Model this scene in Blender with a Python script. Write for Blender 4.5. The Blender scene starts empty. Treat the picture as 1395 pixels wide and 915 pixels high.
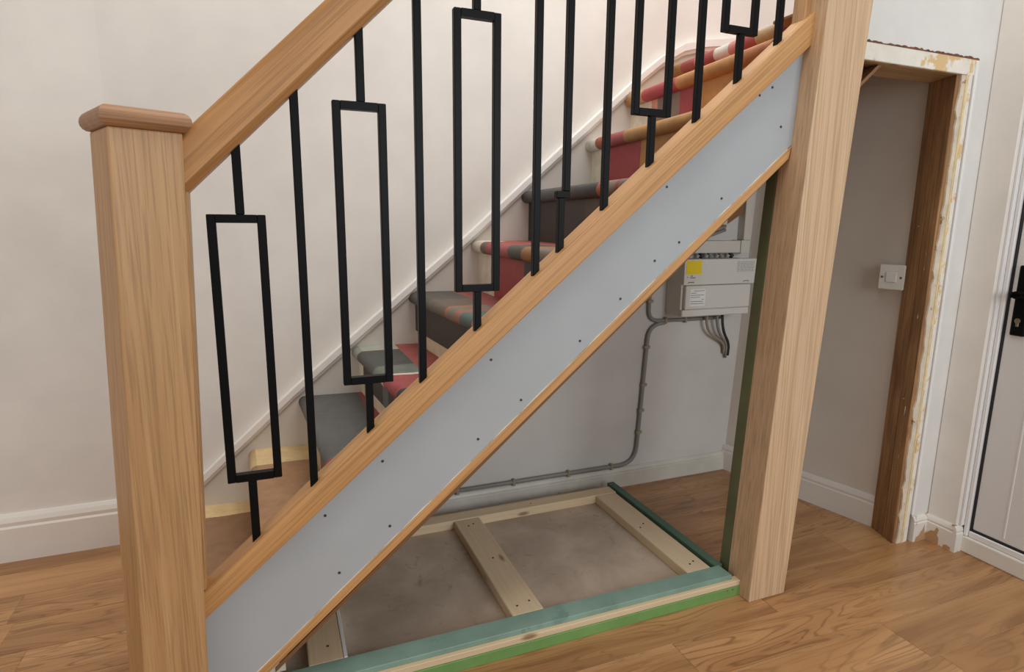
import bpy, bmesh, math, random
from mathutils import Vector, Matrix
random.seed(7)
S = bpy.context.scene
COL = S.collection

# ------------------------------------------------------------------ camera
cam_d = bpy.data.cameras.new('camera'); cam = bpy.data.objects.new('camera', cam_d); COL.objects.link(cam)
cam_d.sensor_width = 36.0; cam_d.lens = 820.0 / 1395.0 * 36.0; cam_d.clip_start = 0.02
RX = Vector((0.92872256, -0.37063389, 0.01024352))
DN = Vector((-0.05948565, -0.17621289, -0.98255304))
FW = Vector((0.3659725, 0.91190983, -0.18570028))
CP = Vector((-1.2562, -1.22617, 1.1))
m = Matrix.Identity(4)
for i in range(3):
    m[i][0] = RX[i]; m[i][1] = -DN[i]; m[i][2] = -FW[i]; m[i][3] = CP[i]
cam.matrix_world = m
S.camera = cam

# ------------------------------------------------------------------ light
W = bpy.data.worlds.new('world'); S.world = W; W.use_nodes = True
bg = W.node_tree.nodes['Background']; bg.inputs[0].default_value = (1.0, 0.98, 0.95, 1); bg.inputs[1].default_value = 0.34

def area(name, loc, target, sx, sy, power, col):
    l = bpy.data.lights.new(name, 'AREA'); l.shape = 'RECTANGLE'; l.size = sx; l.size_y = sy; l.energy = power; l.color = col
    o = bpy.data.objects.new(name, l); COL.objects.link(o); o.location = loc
    o.rotation_euler = (Vector(target) - Vector(loc)).to_track_quat('-Z', 'Y').to_euler()
    return o
area('window_daylight', (0.3, -3.4, 1.6), (-0.1, 0.4, 0.6), 1.9, 1.5, 56, (0.90, 0.96, 1.0))
area('ceiling_lamp', (-2.6, -0.9, 2.75), (-1.9, 0.3, 0.0), 0.6, 0.6, 5, (1.0, 0.60, 0.32))
area('side_fill', (-3.9, -1.3, 1.7), (0.0, 0.1, 1.0), 1.4, 1.3, 11, (1.0, 0.97, 0.93))  # added fill to brighten left-facing surfaces; no window known there
area('ceiling_light', (0.0, 0.10, 3.2), (-0.05, 0.35, 0.0), 2.2, 1.3, 50, (1.0, 0.985, 0.96))

S.view_settings.view_transform = 'Standard'
S.view_settings.look = 'None'
S.view_settings.exposure = 0.0
S.view_settings.gamma = 1.0
S.view_settings.use_curve_mapping = False

# ------------------------------------------------------------------ materials
def srgb(r, g, b):
    f = lambda c: (c / 255 / 12.92) if c / 255 <= 0.04045 else ((c / 255 + 0.055) / 1.055) ** 2.4
    return (f(r), f(g), f(b), 1.0)

class NT:
    def __init__(s, name, rough=0.5):
        s.m = bpy.data.materials.new(name); s.m.use_nodes = True
        s.t = s.m.node_tree; s.b = s.t.nodes['Principled BSDF']; s.b.inputs['Roughness'].default_value = rough
    def n(s, typ, **kw):
        nd = s.t.nodes.new(typ)
        for k, v in kw.items(): setattr(nd, k, v)
        return nd
    def l(s, a, b): s.t.links.new(a, b)
    def coords(s, scale=(1, 1, 1), rot=(0, 0, 0), rnd=0.0):
        tc = s.n('ShaderNodeTexCoord'); mp = s.n('ShaderNodeMapping')
        mr = s.n('ShaderNodeMapping'); mr.inputs['Rotation'].default_value = rot
        s.l(tc.outputs['Object'], mr.inputs['Vector'])
        src = mr.outputs[0]
        if rnd:
            oi = s.n('ShaderNodeObjectInfo'); mu = s.n('ShaderNodeMath', operation='MULTIPLY'); mu.inputs[1].default_value = rnd
            s.l(oi.outputs['Random'], mu.inputs[0])
            ad = s.n('ShaderNodeVectorMath', operation='ADD'); s.l(src, ad.inputs[0]); s.l(mu.outputs[0], ad.inputs[1]); src = ad.outputs[0]
        mp.inputs['Scale'].default_value = scale
        s.l(src, mp.inputs['Vector'])
        return mp.outputs[0]
    def noise(s, vec, scale, detail=3.0, rough=0.5, dist=0.0):
        nd = s.n('ShaderNodeTexNoise'); nd.inputs['Scale'].default_value = scale; nd.inputs['Detail'].default_value = detail
        nd.inputs['Roughness'].default_value = rough; nd.inputs['Distortion'].default_value = dist
        s.l(vec, nd.inputs['Vector']); return nd.outputs['Fac']
    def ramp(s, fac, stops, interp='LINEAR'):
        r = s.n('ShaderNodeValToRGB'); cr = r.color_ramp; cr.interpolation = interp
        while len(cr.elements) > 1: cr.elements.remove(cr.elements[-1])
        cr.elements[0].position = stops[0][0]; cr.elements[0].color = stops[0][1]
        for p, c in stops[1:]:
            e = cr.elements.new(p); e.color = c
        s.l(fac, r.inputs[0]); return r.outputs[0]
    def mix(s, fac, a, b, blend='MIX'):
        mx = s.n('ShaderNodeMix', data_type='RGBA', blend_type=blend)
        for sock, v in ((mx.inputs[0], fac), (mx.inputs[6], a), (mx.inputs[7], b)):
            if hasattr(v, 'is_output'): s.l(v, sock)
            else: sock.default_value = v
        return mx.outputs[2]
    def bump(s, h, strength=0.2, dist=0.002):
        bp = s.n('ShaderNodeBump'); bp.inputs['Strength'].default_value = strength; bp.inputs['Distance'].default_value = dist
        s.l(h, bp.inputs['Height']); s.l(bp.outputs[0], s.b.inputs['Normal'])
    def out(s, c): s.l(c, s.b.inputs['Base Color'])

def wood(name, light, dark, rot=(0, 0, 0), rough=0.45, across=60.0, along=0.7, pore=0.45, knots=False):
    """grain runs along local X after rot"""
    t = NT(name, rough)
    v = t.coords((along, across, across), rot, 9.0)
    big = t.noise(v, 1.0, 4, 0.55, 0.6)
    c = t.ramp(big, [(0.18, dark), (0.78, light)])
    v2 = t.coords((3.2, 230, 230), rot, 9.0)
    fine = t.noise(v2, 1.0, 2, 0.6)
    pf = t.ramp(fine, [(0.38, (pore, pore, pore, 1)), (0.52, (0, 0, 0, 1))])
    c = t.mix(pf, c, tuple(x * 0.60 for x in dark[:3]) + (1,))
    if knots:
        v3 = t.coords((3, 9, 9), rot, 9.0)
        kn = t.n('ShaderNodeTexVoronoi'); kn.inputs['Scale'].default_value = 1.6; t.l(v3, kn.inputs['Vector'])
        kf = t.ramp(kn.outputs['Distance'], [(0.06, (0.75, 0.75, 0.75, 1)), (0.14, (0, 0, 0, 1))])
        c = t.mix(kf, c, srgb(120, 78, 44))
    t.out(c); t.bump(fine, 0.12, 0.001)
    return t.m

GZ = (0, math.radians(90), 0)      # grain vertical
GY = (0, 0, math.radians(90))      # grain along depth
SL = (0, math.atan2(0.86, 1.0), 0) # grain along the stair slope
SLH = (0, math.atan2(0.985, 1.0), 0)
OAK_L, OAK_D = srgb(202, 160, 112), srgb(174, 130, 84)
oak_z = wood('oak_vertical', OAK_L, OAK_D, GZ)
oak_z2 = wood('pale_oak_vertical', srgb(222, 191, 156), srgb(198, 162, 124), GZ)
oak_s = wood('oak_sloping', srgb(216, 168, 112), srgb(184, 130, 74), SL)
oak_h = wood('oak_handrail', srgb(204, 154, 98), srgb(172, 118, 66), SLH)
oak_x = wood('oak_cap', srgb(176, 130, 88), srgb(142, 98, 62), (0, 0, math.radians(-24)))
pine_x = wood('pine_along', srgb(232, 212, 180), srgb(212, 186, 148), (0, 0, 0), 0.6, 9, 0.8, 0.15, True)
pine_y = wood('pine_depth', srgb(230, 210, 178), srgb(208, 182, 144), GY, 0.6, 9, 0.8, 0.15, True)
stud_m = wood('old_brown_timber', srgb(186, 142, 94), srgb(104, 70, 40), GZ, 0.7, 14, 3.0, 0.5, True)
lint_m = wood('lintel_timber', srgb(200, 164, 118), srgb(152, 114, 74), (0, 0, 0), 0.7, 16, 1.5, 0.4, True)
soffit_m = wood('brown_board', srgb(146, 104, 66), srgb(112, 76, 44), SL, 0.6, 6, 1.0, 0.2)
string_m = wood('pine_string', srgb(200, 165, 115), srgb(170, 130, 85), SL, 0.6)

def paint(name, col, rough=0.55, var=0.03, bump=0.05, scale=6.0, dirt=None):
    t = NT(name, rough)
    v = t.coords()
    a = t.noise(v, scale, 4, 0.55)
    lo = tuple(max(0, x * (1 - var * 2)) for x in col[:3]) + (1,)
    hi = tuple(min(1, x * (1 + var)) for x in col[:3]) + (1,)
    c = t.ramp(a, [(0.3, lo), (0.7, hi)])
    if dirt:
        d = t.noise(v, dirt[1], 5, 0.65)
        df = t.ramp(d, [(dirt[2], (0, 0, 0, 1)), (dirt[2] + 0.05, (1, 1, 1, 1))])
        c = t.mix(df, c, dirt[0])
    t.out(c)
    if bump:
        f = t.noise(v, 160, 2, 0.5); t.bump(f, bump, 0.001)
    return t.m

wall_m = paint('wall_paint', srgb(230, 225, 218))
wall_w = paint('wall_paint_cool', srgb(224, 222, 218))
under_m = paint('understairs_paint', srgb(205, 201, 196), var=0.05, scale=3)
cup_m = paint('cupboard_paint', srgb(224, 215, 204), var=0.04, scale=3)
skirt_m = paint('skirting_gloss', srgb(232, 226, 218), 0.3, 0.02, 0.0)
skirt_u = paint('skirting_dusty', srgb(205, 200, 190), 0.45, 0.06, 0.0, 9, (srgb(150, 138, 120), 14, 0.70))
chip_m = paint('chipped_skirting', srgb(226, 221, 212), 0.45, 0.03, 0.0, 9, (srgb(186, 146, 104), 12, 0.55))
string_w = paint('string_shaded', srgb(214, 208, 200), 0.5, 0.03, 0.0)  # shade below the bead painted in as a greyer white
bead_m = paint('bead_gloss_lit', srgb(246, 244, 240), 0.3, 0.0, 0.0)  # whiter than the board: light from above put into its colour
white_m = paint('white_gloss', srgb(232, 231, 230), 0.25, 0.01, 0.0)
door_m = paint('door_white', srgb(222, 221, 220), 0.3, 0.01, 0.0)
thr_m = paint('threshold_paint', srgb(226, 222, 212), 0.4, 0.03, 0.0, 9, (srgb(150, 126, 96), 22, 0.70))
scar_m = paint('stripped_paint', srgb(232, 226, 214), 0.7, 0.05, 0.2, 14, (srgb(218, 186, 136), 10, 0.53))
plaster_m = paint('raw_plaster', srgb(214, 202, 182), 0.85, 0.08, 0.3, 30, (srgb(160, 110, 66), 35, 0.63))
foam_m = paint('yellow_sealant', srgb(226, 204, 158), 0.8, 0.08, 0.3, 40)
rust_m = paint('torn_paint_edge', srgb(120, 76, 54), 0.85, 0.3, 0.3, 50)
board_m = paint('plasterboard', srgb(176, 180, 183), 0.8, 0.03, 0.03, 4)
screw_m = paint('screw_head', srgb(50, 50, 54), 0.4, 0.0, 0.0)
filler_m = paint('paper_edge', srgb(232, 222, 206), 0.8, 0.03, 0.0)
teal_m = paint('teal_treated', srgb(132, 162, 148), 0.6, 0.10, 0.05, 9, (srgb(118, 148, 136), 12, 0.60))
green_m = paint('green_paint', srgb(118, 160, 92), 0.5, 0.08, 0.0, 8)
olive_m = paint('olive_stud', srgb(104, 108, 76), 0.6, 0.12, 0.0, 6)
dgreen_m = paint('dark_green_board', srgb(84, 116, 98), 0.6, 0.1, 0.0, 8)
plastic_w = paint('white_plastic', srgb(226, 224, 218), 0.35, 0.01, 0.0)
cu_m = paint('grey_white_plastic', srgb(214, 211, 204), 0.4, 0.015, 0.0)
trunk_m = paint('trunking_plastic', srgb(206, 200, 190), 0.45, 0.02, 0.0)
yellow_m = paint('yellow_label', srgb(236, 208, 24), 0.6, 0.0, 0.0)
label_m = paint('white_label', srgb(232, 231, 228), 0.6, 0.0, 0.0)
ink_m = paint('label_ink', srgb(96, 94, 90), 0.6, 0.0, 0.0)
cable_g = paint('grey_cable', srgb(136, 132, 126), 0.5, 0.05, 0.0)
cable_b = paint('black_cable', srgb(48, 46, 44), 0.5, 0.05, 0.0)
cable_t = paint('tan_cable', srgb(150, 138, 120), 0.5, 0.05, 0.0)
seal_m = paint('rubber_seal', srgb(28, 28, 30), 0.5, 0.0, 0.0)
steel_m = paint('steel', srgb(190, 180, 160), 0.25, 0.0, 0.0)
steel_m.node_tree.nodes['Principled BSDF'].inputs['Metallic'].default_value = 0.9
blk = NT('black_metal', 0.42); blk.b.inputs['Base Color'].default_value = srgb(13, 13, 14); blk.b.inputs['Specular IOR Level'].default_value = 0.12
black_m = blk.m
dark_m = paint('dark_gap', srgb(38, 34, 30), 0.9, 0.1, 0.0)

def chip():
    t = NT('old_chipboard', 0.75); v = t.coords()
    a = t.noise(v, 5, 5, 0.6, 0.5); c = t.ramp(a, [(0.3, srgb(172, 153, 134)), (0.7, srgb(212, 194, 174))])
    f = t.noise(v, 42, 3, 0.6, 2.5); ff = t.ramp(f, [(0.60, (0, 0, 0, 1)), (0.72, (0.55, 0.55, 0.55, 1))])
    c = t.mix(ff, c, srgb(200, 184, 162))
    d = t.noise(v, 17, 4, 0.7, 1.0); dd = t.ramp(d, [(0.60, (0, 0, 0, 1)), (0.75, (0.5, 0.5, 0.5, 1))])
    c = t.mix(dd, c, srgb(96, 76, 58))
    t.out(c); t.bump(f, 0.25, 0.002); return t.m
chip_floor = chip()
gap_m = paint('seam_highlight', srgb(222, 192, 152), 0.5, 0.02, 0.0)  # pale slab colour seen in the gaps, painting the highlight along plank bevels

def laminate():
    t = NT('oak_laminate', 0.30)
    v = t.coords((1.5, 11.0, 1.0), (0, 0, 0), 31.0)
    n = t.noise(v, 1.0, 2.5, 0.5, 0.35)
    mu = t.n('ShaderNodeMath', operation='MULTIPLY'); mu.inputs[1].default_value = 34.0; t.l(n, mu.inputs[0])
    pp = t.n('ShaderNodeMath', operation='PINGPONG'); pp.inputs[1].default_value = 1.0; t.l(mu.outputs[0], pp.inputs[0])
    base = t.ramp(n, [(0.30, srgb(148, 104, 64)), (0.50, srgb(180, 134, 88)), (0.70, srgb(196, 150, 102))])
    rings = t.ramp(pp.outputs[0], [(0.0, (0.65, 0.65, 0.65, 1)), (0.40, (0, 0, 0, 1))])
    big = t.noise(t.coords((0.9, 3.0, 1.0), (0, 0, 0), 31.0), 1.0, 2, 0.5)
    bm_ = t.ramp(big, [(0.40, (0.1, 0.1, 0.1, 1)), (0.60, (1, 1, 1, 1))])
    ring2 = t.mix(1.0, rings, bm_, 'MULTIPLY')
    c = t.mix(ring2, base, srgb(112, 76, 46))
    fine = t.noise(t.coords((4, 130, 1), (0, 0, 0), 31.0), 1.0, 2, 0.6)
    pf = t.ramp(fine, [(0.34, (0.30, 0.30, 0.30, 1)), (0.48, (0, 0, 0, 1))])
    c = t.mix(pf, c, srgb(128, 86, 52))
    oi = t.n('ShaderNodeObjectInfo')
    tone = t.ramp(oi.outputs['Random'], [(0, (0.95, 0.95, 0.95, 1)), (1, (1.03, 1.03, 1.03, 1))])
    c = t.mix(1.0, c, tone, 'MULTIPLY')
    t.out(c); t.bump(fine, 0.06, 0.0006); return t.m
lam_m = laminate()

STAIR_BASE = (-1.35, 0.5, 0.0)
def bands(name, stops, back=None, rough=0.6):
    """painted bands across the width of the stair. stops: (world Y of upper limit, colour) from rail to wall; back: (local x, colour)"""
    t = NT(name, rough)
    tc = t.n('ShaderNodeTexCoord'); sp = t.n('ShaderNodeSeparateXYZ'); t.l(tc.outputs['Object'], sp.inputs[0])
    wob = t.noise(tc.outputs['Object'], 9, 3, 0.6)
    ma = t.n('ShaderNodeMath', operation='MULTIPLY_ADD'); ma.inputs[1].default_value = 0.03; ma.inputs[2].default_value = STAIR_BASE[1] - 0.015
    t.l(wob, ma.inputs[0])
    ad = t.n('ShaderNodeMath', operation='ADD'); t.l(sp.outputs['Y'], ad.inputs[0]); t.l(ma.outputs[0], ad.inputs[1])
    lst = []; p = 0.0
    for lim, c in stops:
        lst.append((p, c)); p = lim
    c = t.ramp(ad.outputs[0], lst, 'CONSTANT')
    if back:
        gt = t.n('ShaderNodeMath', operation='GREATER_THAN'); gt.inputs[1].default_value = back[0] - STAIR_BASE[0]
        t.l(sp.outputs['X'], gt.inputs[0]); c = t.mix(gt.outputs[0], c, back[1])
    w = t.noise(tc.outputs['Object'], 22, 5, 0.65); wf = t.ramp(w, [(0.25, (0.80, 0.80, 0.80, 1)), (0.75, (1.15, 1.15, 1.15, 1))])
    c = t.mix(1.0, c, wf, 'MULTIPLY')
    sc = t.noise(tc.outputs['Object'], 60, 3, 0.7, 2.0); sf = t.ramp(sc, [(0.70, (0, 0, 0, 1)), (0.78, (0.4, 0.4, 0.4, 1))])
    c = t.mix(sf, c, srgb(190, 176, 158))
    t.out(c); t.bump(w, 0.1, 0.002); return t.m

# ------------------------------------------------------------------ builders
def link(name, me, parent=None):
    o = bpy.data.objects.new(name, me); COL.objects.link(o)
    if parent: o.parent = parent
    return o

def mesh(name, verts, faces, mat, parent=None, bevel=0.0, origin=None, smooth=False, seg=1):
    """verts in world space; origin defaults to the base centre; a parent's own location is taken off"""
    vs = [Vector(v) for v in verts]
    if origin is None:
        lo = [min(v[i] for v in vs) for i in range(3)]; hi = [max(v[i] for v in vs) for i in range(3)]
        origin = ((lo[0] + hi[0]) / 2, (lo[1] + hi[1]) / 2, lo[2])
    og = Vector(origin)
    bm = bmesh.new()
    bv = [bm.verts.new(v - og) for v in vs]
    for f in faces: bm.faces.new([bv[i] for i in f])
    bmesh.ops.recalc_face_normals(bm, faces=bm.faces)
    if bevel:
        bmesh.ops.bevel(bm, geom=list(bm.edges), offset=bevel, segments=seg, affect='EDGES', profile=0.5)
    me = bpy.data.meshes.new(name); bm.to_mesh(me); bm.free(); me.materials.append(mat)
    if smooth:
        for p in me.polygons: p.use_smooth = True
    o = link(name, me, parent)
    o.location = og - (abs_loc(parent) if parent else Vector())
    return o

def abs_loc(o):
    v = Vector()
    while o: v += o.location; o = o.parent
    return v

HEX = [(0, 3, 2, 1), (4, 5, 6, 7), (0, 1, 5, 4), (1, 2, 6, 5), (2, 3, 7, 6), (3, 0, 4, 7)]
def box(name, a, b, mat, parent=None, bevel=0.002, lean=0.0, **kw):
    x0, y0, z0 = a; x1, y1, z1 = b
    v = [(x0, y0, z0), (x1, y0, z0), (x1, y1, z0), (x0, y1, z0), (x0, y0, z1), (x1, y0, z1), (x1, y1, z1), (x0, y1, z1)]
    v = [(x + lean * z, y, z) for x, y, z in v]
    return mesh(name, v, HEX, mat, parent, bevel, **kw)

def prism(name, poly, d0, d1, mat, parent=None, axis='Y', bevel=0.0, **kw):
    """poly extruded along axis from d0 to d1; poly is (x,z) for Y, (x,y) for Z, (y,z) for X"""
    n = len(poly)
    def P(p, d): return {'Y': (p[0], d, p[1]), 'Z': (p[0], p[1], d), 'X': (d, p[0], p[1])}[axis]
    v = [P(p, d0) for p in poly] + [P(p, d1) for p in poly]
    f = [tuple(range(n)), tuple(range(2 * n - 1, n - 1, -1))] + [(i, (i + 1) % n, n + (i + 1) % n, n + i) for i in range(n)]
    return mesh(name, v, f, mat, parent, bevel, **kw)

def loft(name, ra, rb, mat, parent=None, **kw):
    n = len(ra)
    v = list(ra) + list(rb)
    f = [tuple(range(n)), tuple(range(2 * n - 1, n - 1, -1))] + [(i, (i + 1) % n, n + (i + 1) % n, n + i) for i in range(n)]
    return mesh(name, v, f, mat, parent, **kw)

def tube(name, pts, r, mat, parent=None, n=10):
    pts = [Vector(p) for p in pts]; v = []; f = []
    up = Vector((0.0, 1.0, 0.0))
    for i, p in enumerate(pts):
        t = (pts[min(i + 1, len(pts) - 1)] - pts[max(i - 1, 0)]).normalized()
        a = t.cross(up)
        if a.length < 0.05: a = t.cross(Vector((1, 0, 0)))
        a.normalize(); b = t.cross(a).normalized()
        for k in range(n):
            th = 2 * math.pi * k / n; v.append(p + r * (math.cos(th) * a + math.sin(th) * b))
    for i in range(len(pts) - 1):
        for k in range(n):
            f.append((i * n + k, i * n + (k + 1) % n, (i + 1) * n + (k + 1) % n, (i + 1) * n + k))
    f.append(tuple(range(n))); f.append(tuple(range((len(pts) - 1) * n, len(pts) * n)))
    return mesh(name, v, f, mat, parent, smooth=True)

def bez(pts, k=8):
    """round the corners of a polyline given as (point, radius)"""
    out = []
    for i, (p, r) in enumerate(pts):
        p = Vector(p)
        if r == 0 or i in (0, len(pts) - 1): out.append(p); continue
        a = Vector(pts[i - 1][0]) - p; b = Vector(pts[i + 1][0]) - p
        A = p + a.normalized() * r; B = p + b.normalized() * r
        for j in range(k + 1):
            t = j / k; out.append((1 - t) ** 2 * A + 2 * t * (1 - t) * p + t * t * B)
    return out

def tag(o, label, cat, group=None):
    o['label'] = label; o['category'] = cat
    if group: o['group'] = group
    return o
def thing(name, label, cat, loc, group=None):
    o = link(name, None); o.location = loc; o.empty_display_size = 0.05
    return tag(o, label, cat, group)
def struct(o, label=None):
    o['kind'] = 'structure'
    if label: o['label'] = label
    return o

# ------------------------------------------------------------------ floor
floor = struct(box('floor', (-3.6, -1.6, -0.06), (1.25, 1.2, -0.0016), gap_m, bevel=0), 'oak effect laminate floor of long planks')
PW = 0.1445
rows = {}
for k in range(-11, 8):
    y0 = -0.063 + k * PW; y1 = y0 + PW
    if y1 > 1.05: y1 = 1.05
    if y0 > 1.04 or y1 - y0 < 0.02: continue
    fixed = {-2: 0.282, -3: 0.309, 4: -1.97, 3: -1.9, -1: -0.32, 0: 0.05, 1: -0.75, 2: -0.95, 5: -0.7, 6: -0.45, 7: -0.9}.get(k, None)
    j0 = fixed if fixed is not None else random.uniform(-1.2, 0.1)
    xs = [-3.6]
    cand = [j0 + i * 1.29 for i in range(-3, 3)]
    xs += [c for c in cand if -3.5 < c < 1.15] + [1.2]
    for a, b in zip(xs[:-1], xs[1:]):
        box('plank', (a + 0.0004, y0 + 0.0009, -0.0016), (b - 0.0004, y1 - 0.0009, 0.0), lam_m, floor, bevel=0.0005)

# ------------------------------------------------------------------ walls
def ywall(x):                      # stair wall, slightly skewed to the balustrade
    return 1.05 if x < -1.7 else 1.05 - (x + 1.7) * 0.075
wp = [(-4.2, 1.05), (-1.7, 1.05), (1.3, ywall(1.3)), (1.3, ywall(1.3) + 0.12), (-1.7, 1.17), (-4.2, 1.17)]
struct(prism('wall_back', wp, -0.02, 3.0, wall_m, axis='Z'), 'warm white wall running up behind the stairs')

# skirting on the left of the newel, with a moulded top
def skirting(name, p0, p1, nrm, h, t, mat, label, dz=0.0):
    """nrm: unit (x,y) pointing into the room; p0,p1: wall line"""
    prof = [(0, 0), (t, 0), (t, h * 0.72), (t * 0.78, h * 0.76), (t * 0.86, h * 0.84), (t * 0.62, h * 0.93), (t * 0.30, h), (0, h)]
    ra = [(p0[0] + nrm[0] * a, p0[1] + nrm[1] * a, b) for a, b in prof]
    rb = [(p1[0] + nrm[0] * a, p1[1] + nrm[1] * a, b) for a, b in prof]
    o = loft(name, ra, rb, mat); struct(o, label); return o
skirting('baseboard_left', (-4.2, 1.05), (-1.52, 1.05), (0, -1), 0.158, 0.021, skirt_m, 'deep moulded white skirting board left of the newel post')

# wall string: white board following the stairs, with a bead on top
st = [(-1.72, 0.06), (-1.563, 0.179), (-1.514, 0.224), (-1.205, 0.511), (-0.945, 0.735), (-0.565, 1.057), (-0.225, 1.362), (0.07, 1.623), (0.129, 1.677), (0.206, 1.738), (0.299, 1.790), (0.381, 1.812), (0.62, 1.845), (1.0, 1.86)]
def strip_on_wall(name, line, dlo, dhi, t0, t1, mat):
    v = []; f = []
    for x, z in line:
        y = ywall(x)
        v += [(x, y - t0, z + dlo), (x, y - t1, z + dlo), (x, y - t1, z + dhi), (x, y - t0, z + dhi)]
    n = len(line)
    for i in range(n - 1):
        for k in range(4):
            f.append((4 * i + k, 4 * i + (k + 1) % 4, 4 * i + 4 + (k + 1) % 4, 4 * i + 4 + k))
    f += [(0, 1, 2, 3), (4 * n - 4, 4 * n - 3, 4 * n - 2, 4 * n - 1)]
    return mesh(name, v, f, mat)
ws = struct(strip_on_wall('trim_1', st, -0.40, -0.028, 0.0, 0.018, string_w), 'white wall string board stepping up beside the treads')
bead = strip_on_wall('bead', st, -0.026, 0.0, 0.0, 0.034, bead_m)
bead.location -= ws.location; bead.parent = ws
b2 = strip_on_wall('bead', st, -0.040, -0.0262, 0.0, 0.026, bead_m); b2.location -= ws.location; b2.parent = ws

# wall under the stairs
def zsof(x): return 0.86 * (x + 1.37) + 0.02
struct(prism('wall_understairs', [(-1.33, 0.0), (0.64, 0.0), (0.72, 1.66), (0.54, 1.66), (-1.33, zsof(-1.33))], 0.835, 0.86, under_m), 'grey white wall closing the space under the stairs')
skirting('baseboard_understairs', (-1.3, 0.835), (0.625, 0.835), (0, -1), 0.084, 0.014, skirt_u, 'dusty skirting at the back of the space under the stairs')

# cupboard wall with the switch
RW0 = Vector((0.622, 0.836, 0)); RW1 = Vector((0.782, 0.182, 0)); RD = (RW1 - RW0).normalized(); RN = Vector((RD.y, -RD.x, 0))
if RN.x > 0: RN = -RN
wr = [tuple(RW0.xy), tuple(RW1.xy), tuple((RW1 - RN * 0.08).xy), tuple((RW0 - RN * 0.08).xy)]
wv = [(x, y, 0.0) for x, y in wr] + [(x + (0.088 if i in (0, 3) else 0.0), y, 1.66) for i, (x, y) in enumerate(wr)]
wro = mesh('wall_right', wv, HEX, cup_m)
bm_ = bmesh.new(); bm_.from_mesh(wro.data); bmesh.ops.subdivide_edges(bm_, edges=list(bm_.edges), cuts=14, use_grid_fill=True); bm_.to_mesh(wro.data); bm_.free()
struct(wro, 'beige wall beyond the stripped doorway')
skirting('baseboard_right', (RW0.x, RW0.y), (RW1.x, RW1.y), (RN.x, RN.y), 0.118, 0.014, skirt_m, 'white skirting board along the wall beyond the doorway')

# doorway wall: above the opening and right of it
FY = 0.080
struct(box('wall_front', (0.16, FY, 1.604), (1.0, 0.19, 3.0), wall_w, bevel=0), 'white wall above the stripped doorway')
struct(box('wall_front_side', (0.800, FY, 0.0), (1.0, 0.19, 1.604), wall_w, bevel=0), 'narrow white wall between the stripped doorway and the front door')
# door wall: short return, recess, door
struct(box('wall_door_return', (0.880, -0.022, 0.0), (1.05, FY, 3.0), wall_m, bevel=0.004), 'short wall return beside the front door')
struct(box('wall_door', (0.890, -1.6, 2.121), (1.05, -0.0225, 3.0), wall_w, bevel=0), 'wall over the front door')

# stripped doorway surround
hd = struct(box('trim_2', (0.15, FY + 0.004, 1.556), (0.785, 0.20, 1.603), lint_m, bevel=0.001), 'bare timber lining across the head of the doorway')
struct(box('trim_3', (0.15, FY - 0.003, 1.557), (0.800, FY + 0.0035, 1.604), scar_m, bevel=0.0015), 'band of stripped paint and old filler across the doorway head')
def ragged(name, x0, x1, z0, z1, y0, y1, mat, side, amp, n, vertical, label):
    """thin strip with a torn edge"""
    pts = []
    for i in range(n + 1):
        t = i / n; j = amp * (random.random() - 0.3)
        if vertical: pts.append(((x0 - j) if side < 0 else (x1 + j), z0 + (z1 - z0) * t))
        else: pts.append((x0 + (x1 - x0) * t, (z1 + j) if side > 0 else (z0 - j)))
    if vertical: poly = pts + ([(x1, z1), (x1, z0)] if side < 0 else [(x0, z1), (x0, z0)])
    else: poly = pts + ([(x1, z0), (x0, z0)] if side > 0 else [(x1, z1), (x0, z1)])
    return struct(prism(name, poly, y0, y1, mat), label)
ragged('trim_4', 0.15, 0.805, 1.603, 1.607, FY - 0.0035, FY + 0.01, rust_m, 1, 0.006, 70, False, 'torn brown paint line above the doorway head')
ragged('trim_5', 0.738, 0.768, 0.0, 1.556, FY - 0.001, FY + 0.03, plaster_m, -1, 0.012, 60, True, 'ragged raw plaster edge beside the old doorway timber')
ragged('trim_6', 0.757, 0.763, 0.0, 1.560, FY - 0.0035, FY + 0.01, foam_m, 1, 0.008, 50, True, 'yellow sealant line down the doorway edge')
struct(box('trim_7', (0.766, FY - 0.004, 0.0), (0.784, FY + 0.01, 1.60), scar_m, bevel=0.001), 'white strip of old paint beside the sealant line')
struct(box('trim_8', (0.788, FY - 0.010, 0.10), (0.800, FY + 0.01, 1.60), white_m, bevel=0.003), 'slim white bead on the wall beside the doorway')

# jamb timbers
jp = thing('jamb_timber', 'dark old timber jamb at the right of the stripped doorway', 'timber', (0.77, 0.14, 0))
def jamb(y0, y1, x0, x1):
    prism('board', [(x0, y0), (x1, y1), (x1 + 0.05, y1), (x0 + 0.05, y0)], 0.0, 1.556, stud_m, jp, axis='Z', bevel=0.0015)
jamb(0.084, 0.136, 0.722, 0.741); jamb(0.1375, 0.197, 0.7415, 0.762)
for (y, z) in ((0.10, 0.33), (0.12, 0.52), (0.11, 0.28), (0.16, 1.1)):
    x = 0.722 + (y - 0.084) * 0.36
    box('nail', (x - 0.003, y - 0.003, z - 0.003), (x + 0.01, y + 0.003, z + 0.003), steel_m, jp, bevel=0.001)

# skirting stubs at the wall corner
skirting('baseboard_corner', (0.800, FY), (0.882, FY), (0, -1), 0.092, 0.014, chip_m, 'chipped skirting stub beside the stripped doorway')
skirting('baseboard_return', (0.880, FY), (0.880, -0.0222), (-1, 0), 0.092, 0.014, chip_m, 'chipped skirting on the short return beside the front door')
skirting('baseboard_reveal', (0.8655, -0.022), (0.9015, -0.022), (0, -1), 0.0925, 0.012, chip_m, 'small chipped skirting end in the front door reveal')

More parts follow.
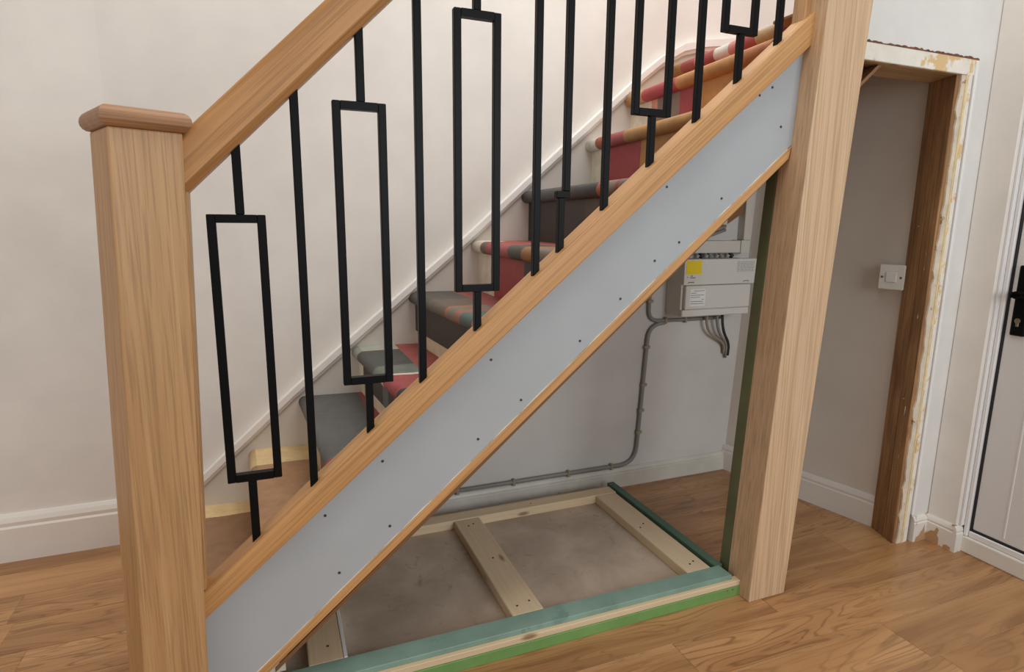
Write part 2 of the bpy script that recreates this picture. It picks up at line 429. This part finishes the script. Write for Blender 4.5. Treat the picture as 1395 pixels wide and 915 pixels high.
def patch(name, pts3, nrm, mat, par, t=0.0012):
    n_ = Vector(nrm)
    return loft(name, pts3, [tuple(Vector(p) - n_ * t * 2) for p in pts3], mat, par)
bare_m = paint('bare_skirting_wood', srgb(188, 148, 108), 0.8, 0.06, 0.1, 40)
bc = bpy.data.objects['baseboard_corner']; bt = bpy.data.objects['baseboard_return']
ys = FY - 0.0146
patch('bare_patch', [(0.812, ys, 0.001), (0.866, ys, 0.001), (0.866, ys, 0.030), (0.859, ys, 0.022), (0.853, ys, 0.058), (0.846, ys, 0.040), (0.838, ys, 0.034), (0.828, ys, 0.020), (0.815, ys, 0.016)], (0, -1, 0), bare_m, bc)
xs_ = 0.8654
patch('bare_patch', [(xs_, 0.065, 0.001), (xs_, 0.020, 0.001), (xs_, 0.022, 0.026), (xs_, 0.028, 0.034), (xs_, 0.024, 0.055), (xs_, 0.032, 0.062), (xs_, 0.038, 0.045), (xs_, 0.052, 0.040), (xs_, 0.065, 0.024)], (-1, 0, 0), bare_m, bt)
patch('bare_patch', [(xs_, 0.004, 0.001), (xs_, -0.020, 0.001), (xs_, -0.020, 0.012), (xs_, -0.006, 0.016), (xs_, 0.004, 0.010)], (-1, 0, 0), bare_m, bt)
patch('bare_patch', [(0.8725, -0.008, 0.082), (0.8725, -0.022, 0.078), (0.8725, -0.023, 0.094), (0.8725, -0.012, 0.0935)], (-1, 0, 0), bare_m, bt, 0.004)

# door with frame, sill and handle
dr = struct(box('door_1', (0.915, -0.90, 0.086), (0.955, -0.051, 2.05), door_m, bevel=0.003), 'white front door with vertical grooves and a black lever handle')
for y in (-0.145, -0.245, -0.345, -0.445, -0.545, -0.645):
    box('groove', (0.9135, y - 0.003, 0.10), (0.917, y + 0.003, 2.02), white_m, dr, bevel=0.001)
box('seal', (0.911, -0.051, 0.080), (0.930, -0.045, 2.06), seal_m, dr, bevel=0.001)
box('seal', (0.911, -0.90, 0.080), (0.930, -0.0512, 0.086), seal_m, dr, bevel=0.001)
struct(box('trim_9', (0.902, -0.0448, 0.0582), (0.955, -0.0312, 2.12), white_m, bevel=0.003), 'white front door frame upright')
struct(box('trim_10', (0.890, -0.0310, 0.0932), (0.955, -0.0222, 2.12), white_m, bevel=0.002), 'white frame strip against the wall return')
struct(box('trim_11', (0.899, -1.0, 0.0), (0.985, -0.030, 0.058), thr_m, bevel=0.005, seg=2), 'worn cream timber sill below the front door')
struct(box('trim_12', (0.907, -1.0, 0.0582), (0.955, -0.0450, 0.0798), white_m, bevel=0.003), 'white lower rail of the door frame')
hp = box('handle_plate', (0.903, -0.110, 0.765), (0.9148, -0.069, 0.985), black_m, dr, bevel=0.005, seg=3)
def cyl_x(name, c, r, x0, x1, mat, parent, n=16):
    ra = [(x0, c[0] + r * math.cos(2 * math.pi * i / n), c[1] + r * math.sin(2 * math.pi * i / n)) for i in range(n)]
    return loft(name, ra, [(x1, a[1], a[2]) for a in ra], mat, parent)
cyl_x('lever_neck', (-0.0885, 0.895), 0.012, 0.870, 0.905, black_m, hp)
tube('lever', [(0.872, -0.078, 0.895), (0.869, -0.11, 0.896), (0.870, -0.16, 0.895), (0.872, -0.205, 0.892)], 0.010, black_m, hp)
cyl_x('keyhole', (-0.0885, 0.813), 0.0085, 0.900, 0.9035, steel_m, hp)
box('keyhole', (0.9002, -0.0930, 0.795), (0.9034, -0.0840, 0.8115), steel_m, hp, bevel=0.001)

# ------------------------------------------------------------------ staircase
stair = thing('staircase', 'old wooden staircase with painted bands of red, grey and brown across its steps', 'staircase', STAIR_BASE)
cream, tan, red, grey, dk = srgb(222, 212, 192), srgb(176, 130, 78), srgb(164, 76, 76), srgb(98, 98, 96), srgb(64, 58, 52)
brown, taupe, rust, pink, pale = srgb(140, 100, 68), srgb(132, 116, 100), srgb(170, 98, 70), srgb(196, 132, 124), srgb(214, 210, 200)
ggreen, teal, yel, dred = srgb(112, 118, 108), srgb(92, 106, 102), srgb(226, 198, 148), srgb(120, 48, 54)
#        z     xw      xr(offset) tread bands (rail->wall limits), back, riser bands
steps = [
 (0.100, -1.55, 0.06, [(0.30, cream), (0.915, srgb(150, 114, 84)), (9, yel)], None, [(9, brown)]),
 (0.293, -1.368, 0.050, [(0.30, cream), (0.36, srgb(150, 120, 96)), (0.84, srgb(170, 130, 96)), (9, yel)], None, [(0.5, brown), (0.88, srgb(150, 108, 74)), (9, yel)]),
 (0.477, -1.191, 0.055, [(0.26, cream), (0.31, grey), (0.36, red), (9, srgb(94, 94, 93))], (-0.985, srgb(150, 76, 72)), [(0.35, brown), (0.7, srgb(120, 96, 74)), (9, srgb(186, 168, 142))]),
 (0.650, -1.000, 0.060, [(0.31, cream), (0.36, dk), (0.51, red), (0.53, cream), (0.64, ggreen), (0.88, srgb(78, 80, 76)), (0.885, rust), (9, srgb(168, 172, 158))], (-0.845, srgb(160, 84, 76)), [(0.48, red), (0.55, dk), (0.62, grey), (0.90, srgb(66, 56, 48)), (9, cream)]),
 (0.844, -0.790, 0.045, [(0.28, cream), (0.32, pink), (0.42, teal), (0.47, srgb(150, 104, 88)), (0.53, srgb(120, 112, 98)), (0.55, rust), (0.72, srgb(104, 92, 78)), (9, srgb(86, 82, 76))], (-0.63, srgb(146, 78, 70)), [(0.42, srgb(96, 78, 60)), (9, srgb(62, 54, 46))]),
 (1.031, -0.554, -0.045, [(0.135, cream), (0.150, rust), (0.281, taupe), (0.39, srgb(158, 112, 70)), (0.514, srgb(84, 80, 74)), (0.753, red), (0.819, srgb(110, 88, 78)), (9, cream)], (-0.46, srgb(170, 96, 84)), [(0.44, srgb(66, 58, 50)), (0.74, srgb(160, 64, 60)), (9, cream)]),
 (1.215, -0.358, -0.052, [(0.165, taupe), (0.180, red), (0.225, taupe), (0.295, rust), (9, srgb(72, 70, 68))], None, [(0.42, srgb(84, 66, 50)), (0.62, srgb(60, 52, 46)), (9, srgb(54, 48, 44))]),
 (1.414, -0.103, -0.045, [(0.616, tan), (0.771, red), (0.827, rust), (9, srgb(236, 230, 220))], None, [(0.54, srgb(180, 128, 66)), (0.79, srgb(160, 62, 64)), (9, cream)]),
 (1.586, 0.056, -0.055, [(0.22, srgb(196, 128, 84)), (0.55, srgb(190, 134, 82)), (0.762, srgb(176, 62, 70)), (9, srgb(200, 158, 104))], None, [(0.46, srgb(196, 138, 72)), (0.56, srgb(164, 60, 66)), (0.70, taupe), (0.74, srgb(214, 150, 130)), (9, cream)]),
 (1.709, 0.246, -0.045, [(0.315, dred), (0.40, srgb(176, 148, 112)), (0.496, red), (0.534, pink), (0.611, pale), (0.68, red), (0.726, pink), (0.805, red), (9, tan)], None, [(9, srgb(190, 136, 72))]),
]
YR = 0.100
TH = 0.044
for k, (z, xw, dx, tb, back, rb) in enumerate(steps):
    xr = xw + dx
    if k + 1 < len(steps): nw, nr = steps[k + 1][1] + 0.040, steps[k + 1][1] + steps[k + 1][2] + 0.040
    else: nw, nr = 1.2, 1.2
    tm = bands('tread_paint_%d' % k, tb, back); rm = bands('riser_paint_%d' % k, rb)
    r = TH / 2
    arc = [(-math.sin(math.radians(a)) * r + r, math.cos(math.radians(a)) * r - r) for a in range(0, 181, 20)]
    def ring(x0, xb, y): return [(x0 + p[0], y, z + p[1]) for p in arc] + [(x0 + 0.050, y, z - TH), (x0 + 0.052, y, z - 0.022), (xb, y, z - 0.022), (xb, y, z)]
    yw = ywall(xw) - 0.017; ywb = ywall(nw) - 0.017
    ra = ring(xr, nr, YR); rb_ = ring(xw, nw, yw)
    rb_[-1] = (nw, ywb, z); rb_[-2] = (nw, ywb, z - 0.022)
    o = loft('tread', ra, rb_, tm, stair, origin=STAIR_BASE)
    for i, p in enumerate(o.data.polygons):
        if len(p.vertices) == 4 and abs(p.normal.z) < 0.99 and p.normal.x < 0: p.use_smooth = True
    zl = steps[k - 1][0] if k else 0.0
    rx0, rx1 = xr + 0.030, xw + 0.030
    yy = ywall(rx1) - 0.017
    def riser(name, za, zb, off, t, mat, par):
        v = [(rx0 - off, YR, za), (rx0 + t, YR, za), (rx1 + t, yy, za), (rx1 - off, yy, za)]
        v += [(a, b, zb) for a, b, c in v]
        return mesh(name, v, HEX, mat, par, origin=STAIR_BASE)
    if k in (3, 4):
        cm = bands('riser_bare_%d' % k, [(9, srgb(216, 200, 172))])
        ro = riser('riser', zl, z - TH + 0.001, 0, 0.015, cm, stair)
        riser('riser_cover', zl + 0.050, z - TH + 0.002, 0.006, 0.001, rm, ro)
    else:
        riser('riser', zl, z - TH + 0.001, 0, 0.015, rm, stair)
# sloping boards that carry and close the stairs
prism('string_board', [(-1.38, 0.075), (-1.36, 0.085), (0.062, 1.292), (0.078, 1.56), (-1.41, 0.28)], 0.073, 0.098, string_m, stair)
prism('soffit_board', [(-1.30, zsof(-1.30)), (0.54, zsof(0.54)), (0.54, zsof(0.54) + 0.012), (-1.30, zsof(-1.30) + 0.012)], 0.098, 0.845, soffit_m, stair)
box('landing_soffit', (0.50, 0.20, 1.655), (0.80, 0.845, 1.667), soffit_m, stair)
box('landing_soffit', (0.10, 0.10, 1.655), (0.51, 0.205, 1.664), soffit_m, stair)

# ------------------------------------------------------------------ balustrade
# starting newel, turned on plan, slightly out of plumb
TH0 = math.radians(24.25); NWD = 0.1145; LN = 0.0365
cx0, cy0 = -1.535, -0.033
def nc(u, v, z):
    return (cx0 + u * math.cos(TH0) - v * math.sin(TH0) + LN * z, cy0 + u * math.sin(TH0) + v * math.cos(TH0), z)
nl = thing('newel_post', 'square oak newel post with a rounded cap at the foot of the stairs', 'newel post', (cx0 + 0.03, cy0 + 0.07, 0))
mesh('shaft', [nc(u, v, z) for z in (0.0, 1.247) for u, v in ((0, 0), (NWD, 0), (NWD, NWD), (0, NWD))], HEX, oak_z, nl, 0.003, seg=2)
def cap_ring(off, z):
    p = [(-off, -off), (NWD + off, -off), (NWD + off, NWD + off), (-off, NWD + off)]
    return [nc(u, v, z) for u, v in p]
prof = []
for i in range(9):
    a = math.radians(-90 + i * 180 / 8); prof.append((-0.002 + 0.0145 * math.cos(a), 1.2472 + 0.0170 + 0.0170 * math.sin(a)))
cv = []; cf = []
for o_, z_ in prof: cv += cap_ring(o_, z_)
for i in range(len(prof) - 1):
    for j in range(4): cf.append((4 * i + j, 4 * i + (j + 1) % 4, 4 * i + 4 + (j + 1) % 4, 4 * i + 4 + j))
cf += [(0, 1, 2, 3), tuple(4 * (len(prof) - 1) + j for j in range(4))]
mesh('cap', cv, cf, oak_x, nl)
box('fixing_strip', (-1.470, 0.040, 0.352), (-1.430, 0.082, 1.238), oak_z, nl, 0.002, lean=0.0365)

# corner post by the doorway
nr_ = thing('newel_post', 'tall pale oak corner post between the stairs and the stripped doorway', 'newel post', (0.07, 0.05, 0))
def px0(z): return 0.0 + 0.0478 * z
def px1(z): return 0.137 + 0.0585 * z
pv = []
for z in (0.0, 2.78):
    pv += [(px0(z), 0.0, z), (px1(z), 0.0, z), (px1(z), 0.097, z), (px0(z), 0.097, z)]
mesh('shaft', pv, HEX, oak_z2, nr_, 0.003, seg=2)
box('fixing_strip', (-0.022, 0.052, 1.60), (0.03, 0.092, 2.5), oak_z, nr_, 0.002, lean=0.0478)

# base rail: sloping, straight between measured ends
def zr(x): return 0.357 + (x + 1.414) * 0.8585          # top of the rail
rail = prism('base_rail', [(-1.432, zr(-1.432)), (0.082, zr(0.082)), (0.082, zr(0.082) - 0.079), (-1.432, zr(-1.432) - 0.060)], 0.036, 0.095, oak_s, bevel=0.003, seg=2)
tag(rail, 'sloping oak base rail carrying the feet of the black balusters', 'rail')
# plasterboard facing
def zt(x): return 0.116 + (x + 1.341) * 0.8505          # top of lower trim
bd = prism('plasterboard_panel', [(-1.445, zt(-1.445) + 0.002), (0.064, zt(0.064) + 0.002), (0.08, zr(0.08) - 0.070), (-1.437, zr(-1.437) - 0.058)], 0.060, 0.0725, board_m)
tag(bd, 'sloping unpainted grey plasterboard facing on the side of the stairs', 'plasterboard')
for x, z in [(0.02, 1.355), (-0.06, 1.427), (-0.158, 1.166), (-0.283, 1.054), (-0.354, 1.008), (-0.45, 0.915), (-0.56, 0.815), (-0.792, 0.785), (-0.715, 0.680), (-0.824, 0.595), (-1.049, 0.572), (-1.037, 0.413), (-1.153, 0.321), (-1.177, 0.464), (-0.33, 1.19), (-0.02, 1.45)]:
    if zt(x) + 0.008 < z < zr(x) - 0.075:
        ring = [(x + 0.0032 * math.cos(a * math.pi / 4), 0.0588, z + 0.0032 * math.sin(a * math.pi / 4)) for a in range(8)]
        loft('screw', ring, [(a, 0.062, c) for a, b, c in ring], screw_m, bd)
ed = []
n = 60
for i in range(n + 1):
    x = -1.43 + (0.05 + 1.43) * i / n; ed.append((x, zt(x) + 0.0008 + 0.0038 * random.random() ** 2))
prism('paper_edge', ed + [(0.05, zt(0.05) + 0.0005), (-1.43, zt(-1.43) + 0.0005)], 0.0585, 0.061, filler_m, bd)
# oak lipping below
trim = prism('oak_lipping', [(-1.385, zt(-1.385)), (0.062, zt(0.062)), (0.056, zt(0.062) - 0.034), (-1.385, zt(-1.385) - 0.026)], 0.057, 0.100, oak_s, bevel=0.002)
tag(trim, 'thin sloping oak lipping along the lower edge of the plasterboard', 'trim')

# handrail
def zh(x): return 1.136 + (x + 1.400) * 0.987           # lower edge
hx0, hx1 = -1.448, 0.115
hv = [(0.0, 0.016), (0.016, 0.0), (0.056, 0.0), (0.072, 0.016), (0.072, 0.088), (0.062, 0.1035), (0.010, 0.1035), (0.0, 0.088)]
hr = loft('handrail', [(hx0, 0.026 + a, zh(hx0) + b) for a, b in hv], [(hx1, 0.026 + a, zh(hx1) + b) for a, b in hv], oak_h, bevel=0.003, seg=2)
tag(hr, 'thick sloping oak handrail rising from the capped newel post', 'handrail')

# balusters
BW = 0.0160; BY = 0.060; GRP = 'black metal balusters between handrail and base rail'
def bar_poly(p0, p1, w):  # helper: rectangle in XZ
    return [(p0[0] - w / 2, p0[1]), (p0[0] + w / 2, p0[1]), (p1[0] + w / 2, p1[1]), (p1[0] - w / 2, p1[1])]
def foot_poly(x, ztop):
    return [(x - BW / 2, zr(x - BW / 2) - 0.002), (x + BW / 2, zr(x + BW / 2) - 0.002), (x + BW / 2, ztop), (x - BW / 2, ztop)]
def head_poly(x, zbot):
    return [(x - BW / 2, zbot), (x + BW / 2, zbot), (x + BW / 2, zh(x + BW / 2) + 0.002), (x - BW / 2, zh(x - BW / 2) + 0.002)]
Y0, Y1 = BY - BW / 2, BY + BW / 2
def straight(x, label):
    b = prism('baluster', [(x - BW / 2, zr(x - BW / 2) - 0.002), (x + BW / 2, zr(x + BW / 2) - 0.002), (x + BW / 2, zh(x + BW / 2) + 0.002), (x - BW / 2, zh(x - BW / 2) + 0.002)], Y0, Y1, black_m, bevel=0.0015)
    tag(b, label, 'baluster', GRP)
def panel(xl, xr_, zb, zt_, xf, xh, label):
    t = thing('panel_baluster', label, 'baluster', (xf, BY, zr(xf)), GRP)
    prism('foot_bar', foot_poly(xf, zb), Y0, Y1, black_m, t, bevel=0.0015)
    prism('head_bar', head_poly(xh, zt_), Y0, Y1, black_m, t, bevel=0.0015)
    prism('side_bar', bar_poly((xl + BW / 2, zb), (xl + BW / 2, zt_), BW), Y0, Y1, black_m, t, bevel=0.0015)
    prism('side_bar', bar_poly((xr_ - BW / 2, zb), (xr_ - BW / 2, zt_), BW), Y0, Y1, black_m, t, bevel=0.0015)
    prism('cross_bar', [(xl + BW, zb), (xr_ - BW, zb), (xr_ - BW, zb + BW), (xl + BW, zb + BW)], Y0, Y1, black_m, t)
    prism('cross_bar', [(xl + BW, zt_ - BW), (xr_ - BW, zt_ - BW), (xr_ - BW, zt_), (xl + BW, zt_)], Y0, Y1, black_m, t)
panel(-1.363, -1.259, 0.570, 1.109, -1.317, -1.304, 'open rectangle black baluster nearest the capped newel post')
straight(-1.196, 'straight black bar, first one up from the capped newel post')
panel(-1.126, -1.021, 0.755, 1.331, -1.073, -1.070, 'open rectangle black baluster, second one up from the capped newel post')
straight(-0.954, 'straight black bar, second one up from the capped newel post')
panel(-0.878, -0.774, 0.946, 1.530, -0.826, -0.827, 'open rectangle black baluster in the middle, third one up from the capped newel post')
straight(-0.684, 'straight black bar just left of the cranked black bar')
ck = thing('cranked_baluster', 'black bar that steps sideways near its foot in front of the dark step', 'baluster', (-0.622, BY, zr(-0.622)), GRP)
prism('foot_bar', foot_poly(-0.622, 1.156), Y0, Y1, black_m, ck, bevel=0.0015)
prism('cross_bar', [(-0.636, 1.156), (-0.601, 1.156), (-0.601, 1.172), (-0.636, 1.172)], Y0, Y1, black_m, ck, bevel=0.0015)
prism('upper_bar', head_poly(-0.609, 1.172), Y0, Y1, black_m, ck, bevel=0.0015)
straight(-0.507, 'straight black bar just right of the cranked black bar')
panel(-0.440, -0.334, 1.353, 1.955, -0.384, -0.387, 'open rectangle black baluster, second nearest to the tall corner post')
straight(-0.255, 'straight black bar, second nearest to the tall corner post')
panel(-0.194, -0.088, 1.564, 2.166, -0.136, -0.141, 'open rectangle black baluster nearest to the tall corner post')
straight(-0.016, 'straight black bar nearest to the tall corner post')

# ------------------------------------------------------------------ floor frame
ff = thing('timber_floor_frame', 'ladder of pine and green treated timbers lying on the floor under the stairs', 'timber frame', (-0.7, 0.35, 0))
ZT = 0.062
box('front_facing', (-1.40, 0.042, 0.0), (0.004, 0.050, 0.0305), green_m, ff, 0.001)
box('front_batten', (-1.40, 0.0445, 0.0307), (0.006, 0.0700, 0.0475), pine_x, ff, 0.0015)
box('front_beam', (-1.40, 0.0562, 0.0477), (-0.018, 0.1140, ZT), teal_m, ff, 0.0015)
for nm, a, b, mt in (('joist', -0.137, -0.050, pine_y), ('joist', -0.708, -0.615, pine_y), ('joist', -1.228, -1.147, pine_y), ('joist', -1.37, -1.300, pine_y)):
    box(nm, (a, 0.1142, 0.030), (b, 0.672 if b > -0.3 or b < -1 else 0.668, ZT - 0.0005), mt, ff, 0.002)
box('white_edging', (-1.1468, 0.1142, 0.030), (-1.138, 0.668, ZT + 0.001), white_m, ff, 0.001)
box('white_edging', (-1.2998, 0.1142, 0.030), (-1.291, 0.668, ZT + 0.001), white_m, ff, 0.001)
box('back_beam', (-1.38, 0.6725, 0.030), (-0.046, 0.728, ZT + 0.001), pine_x, ff, 0.002)
box('side_board', (-0.034, 0.1145, 0.0), (-0.004, 0.762, ZT), dgreen_m, ff, 0.0015)
for x, y in ((-0.10, 0.15), (-0.08, 0.16), (-0.115, 0.40), (-0.09, 0.42), (-0.68, 0.15), (-0.64, 0.16), (-0.67, 0.62), (-0.65, 0.63), (-0.66, 0.40), (-1.18, 0.17), (-0.40, 0.70), (-1.0, 0.70)):
    ring = [(x + 0.003 * math.cos(a * math.pi / 3), y + 0.003 * math.sin(a * math.pi / 3), ZT - 0.002) for a in range(6)]
    loft('nail', ring, [(a, b, ZT + 0.0012) for a, b, c in ring], screw_m, ff)
for x in (-0.025, -0.045):
    ring = [(x + 0.003 * math.cos(a * math.pi / 3), 0.0412, 0.024 + 0.003 * math.sin(a * math.pi / 3)) for a in range(6)]
    loft('nail', ring, [(a, 0.0425, c) for a, b, c in ring], steel_m, ff)
cp = box('chipboard_panel', (-1.40, 0.052, 0.0005), (-0.036, 0.80, 0.0298), chip_floor, bevel=0)
tag(cp, 'worn brown chipboard sheet laid inside the timber floor frame', 'chipboard')
gs = box('green_stud', (0.0005, 0.0980, 0.001), (0.04, 0.137, 1.33), olive_m, bevel=0.002, lean=0.0478)
tag(gs, 'upright olive green timber behind the tall corner post', 'timber')

# ------------------------------------------------------------------ electrics under the stairs
cu = thing('consumer_unit', 'grey white electrical consumer unit mounted on the wall under the stairs', 'fuse box', (0.43, 0.78, 0.735))
CF = 0.725
box('body', (0.254, CF + 0.012, 0.735), (0.588, 0.8348, 0.962), cu_m, cu, 0.004, seg=2)
lid = box('upper_cover', (0.251, CF - 0.006, 0.862), (0.610, CF + 0.020, 0.964), cu_m, cu, 0.003, seg=2)
fl = box('flap', (0.262, CF - 0.008, 0.764), (0.588, CF + 0.014, 0.860), cu_m, cu, 0.006, seg=2)
box('lower_cover', (0.252, CF - 0.004, 0.735), (0.589, CF + 0.014, 0.763), cu_m, cu, 0.003)
yl = box('yellow_label', (0.258, CF - 0.0072, 0.905), (0.332, CF - 0.0058, 0.959), yellow_m, lid, 0)
def ink(parts, y, parent):
    for x0, x1, z, h in parts: box('print', (x0, y - 0.0006, z), (x1, y + 0.0002, z + h), ink_m, parent, 0)
ink([(0.283, 0.307, 0.949, 0.0035), (0.262, 0.328, 0.9285, 0.002), (0.262, 0.328, 0.922, 0.0016), (0.262, 0.322, 0.915, 0.0016), (0.262, 0.312, 0.909, 0.0016)], CF - 0.0062, lid)
ink([(0.264, 0.268, 0.892, 0.004), (0.283, 0.290, 0.896, 0.004), (0.280, 0.304, 0.890, 0.003)], CF - 0.0062, lid)
for r in range(7):
    x = 0.510
    while x < 0.592:
        w = random.uniform(0.006, 0.016); ink([(x, min(x + w, 0.597), 0.950 - r * 0.0062, 0.0014)], CF - 0.0062, lid); x += w + 0.004
wl = box('white_label', (0.281, CF - 0.0092, 0.778), (0.357, CF - 0.0078, 0.846), label_m, fl, 0)
for r, (a, b) in enumerate(((0.30, 0.352), (0.286, 0.312), (0.286, 0.350), (0.286, 0.330), (0.340, 0.350), (0.286, 0.346), (0.286, 0.352))):
    ink([(a, b, 0.838 - r * 0.0085, 0.0018)], CF - 0.0092, fl)
for x in (0.285, 0.56):
    tube('finger_catch', [(x - 0.014, CF - 0.006, 0.869), (x - 0.012, CF - 0.0075, 0.873), (x + 0.012, CF - 0.0075, 0.874), (x + 0.014, CF - 0.006, 0.870)], 0.0013, ink_m, lid, 6)

tk = thing('cable_trunking', 'white plastic cable trunking above the consumer unit', 'trunking', (0.45, 0.80, 0.98))
box('trunk_run', (0.30, 0.778, 0.984), (0.572, 0.8348, 1.034), trunk_m, tk, 0.002)
box('trunk_end', (0.573, 0.775, 0.981), (0.618, 0.8348, 1.036), trunk_m, tk, 0.002)
vt = box('vertical_trunking', (0.603, 0.796, 1.0365), (0.642, 0.8348, 1.60), trunk_m, bevel=0.002)
tag(vt, 'upright white trunking in the corner above the consumer unit', 'trunking')
for i, (x, lb) in enumerate(((0.385, 'short black cable under the trunking, leftmost of the four above the consumer unit'), (0.43, 'short grey cable under the trunking, second from left above the consumer unit'), (0.485, 'short tan cable under the trunking, third from left above the consumer unit'), (0.54, 'short black cable under the trunking, rightmost of the four above the consumer unit'))):
    c = tube('short_cable', [(x, 0.80, 0.9625), (x + 0.008, 0.795, 0.972), (x - 0.004, 0.80, 0.9838)], 0.008, (cable_b, cable_g, cable_t, cable_b)[i])
    tag(c, lb, 'cable', 'cables between trunking and consumer unit')
for i, lb in enumerate(('grey cable resting on the trunking, lowest of the three sloping cables', 'tan cable between the two grey ones sloping over the trunking', 'grey cable sloping over the trunking, topmost of the three')):
    c = tube('sloping_cable', bez([((0.33, 0.79, 1.046 + i * 0.015), 0), ((0.42, 0.79, 1.054 + i * 0.015), 0.04), ((0.50, 0.795, 1.078 + i * 0.015), 0)]), 0.007, cable_g if i != 1 else cable_t)
    tag(c, lb, 'cable', 'cables over the trunking')
br = prism('timber_brace', [(0.36, 1.046), (0.43, 1.046), (0.601, 1.150), (0.601, 1.50), (0.36, 1.36)], 0.806, 0.8348, soffit_m, bevel=0.001)
tag(br, 'brown board against the wall above the cable trunking', 'board')
bx = box('junction_box', (0.465, 0.782, 1.098), (0.500, 0.8055, 1.122), trunk_m, bevel=0.003)
tag(bx, 'small white cable box on the brown board above the trunking', 'cable box')

WY = 0.8265
k1 = thing('wall_cable', 'grey cable curving down the wall beside the consumer unit and along the skirting', 'cable', (0.15, WY, 0.09))
pts = bez([((0.250, WY, 0.697), 0), ((0.172, WY, 0.690), 0.060), ((0.143, WY, 0.180), 0), ((0.136, WY, 0.097), 0.075), ((-0.20, WY, 0.098), 0), ((-1.2, WY, 0.100), 0)])
tube('sheath', pts, 0.0085, cable_g, k1)
def clip(x, z, par, horiz):
    a, b = (0.006, 0.013) if horiz else (0.013, 0.006)
    box('clip', (x - a, 0.816, z - b), (x + a, 0.8348, z + b), cable_t, par, 0.002)
for x, z, h in ((0.166, 0.60, 0), (0.160, 0.44, 0), (0.153, 0.33, 0), (0.147, 0.235, 0), (0.02, 0.098, 1), (-0.18, 0.098, 1), (-0.42, 0.098, 1), (-0.65, 0.098, 1)): clip(x, z, k1, h)
k2 = thing('wall_cable', 'grey cable dropping behind the lipping and bending right under the consumer unit', 'cable', (0.3, WY, 0.69))
tube('sheath', bez([((0.170, WY, 0.98), 0), ((0.168, WY, 0.708), 0.05), ((0.36, WY, 0.705), 0), ((0.54, WY, 0.706), 0)]), 0.0078, cable_g, k2)
for x, z, h in ((0.170, 0.79, 0), (0.252, 0.707, 1), (0.35, 0.706, 1)): clip(x, z, k2, h)
for (x0, x1, zl_, mt, lb) in ((0.440, 0.560, 0.575, cable_t, 'tan cable hanging from the underside of the consumer unit'), (0.495, 0.572, 0.555, cable_g, 'thick grey cable curving out of the underside of the consumer unit'), (0.523, 0.585, 0.565, cable_b, 'black cable curving out of the underside of the consumer unit')):
    c = tube('drop_cable', bez([((x0, 0.80, 0.740), 0), ((x0 + 0.006, 0.80, 0.655), 0.05), ((x1, 0.815, 0.59), 0.03), ((x1 + 0.006, 0.825, zl_ - 0.03), 0)]), 0.0058, mt)
    tag(c, lb, 'cable')

# light switch on the cupboard wall
sw = thing('light_switch', 'white plastic light switch on the wall beyond the doorway', 'light switch', (0.765, 0.231, 0.883))
SC = RW0 + RD * ((0.231 - 0.836) / RD.y); SC.z = 0.926
def swbox(name, u0, u1, z0, z1, d0, d1, mat, par, bv=0.002):
    v = []
    for z in (z0, z1):
        for u, d in ((u0, d0), (u1, d0), (u1, d1), (u0, d1)):
            p = SC + RD * u + RN * d; v.append((p.x, p.y, SC.z + z))
    return mesh(name, v, HEX, mat, par, bv)
swbox('back_box', -0.039, 0.039, -0.041, 0.041, 0.0, 0.026, plastic_w, sw)
pl = swbox('plate', -0.041, 0.041, -0.043, 0.043, 0.026, 0.033, plastic_w, sw, 0.003)
swbox('rocker', -0.017, 0.017, -0.017, 0.017, 0.033, 0.0365, plastic_w, pl, 0.0015)
for u in (-0.030, 0.030): swbox('screw', u - 0.0035, u + 0.0035, -0.0035, 0.0035, 0.033, 0.0342, ink_m, pl, 0.001)
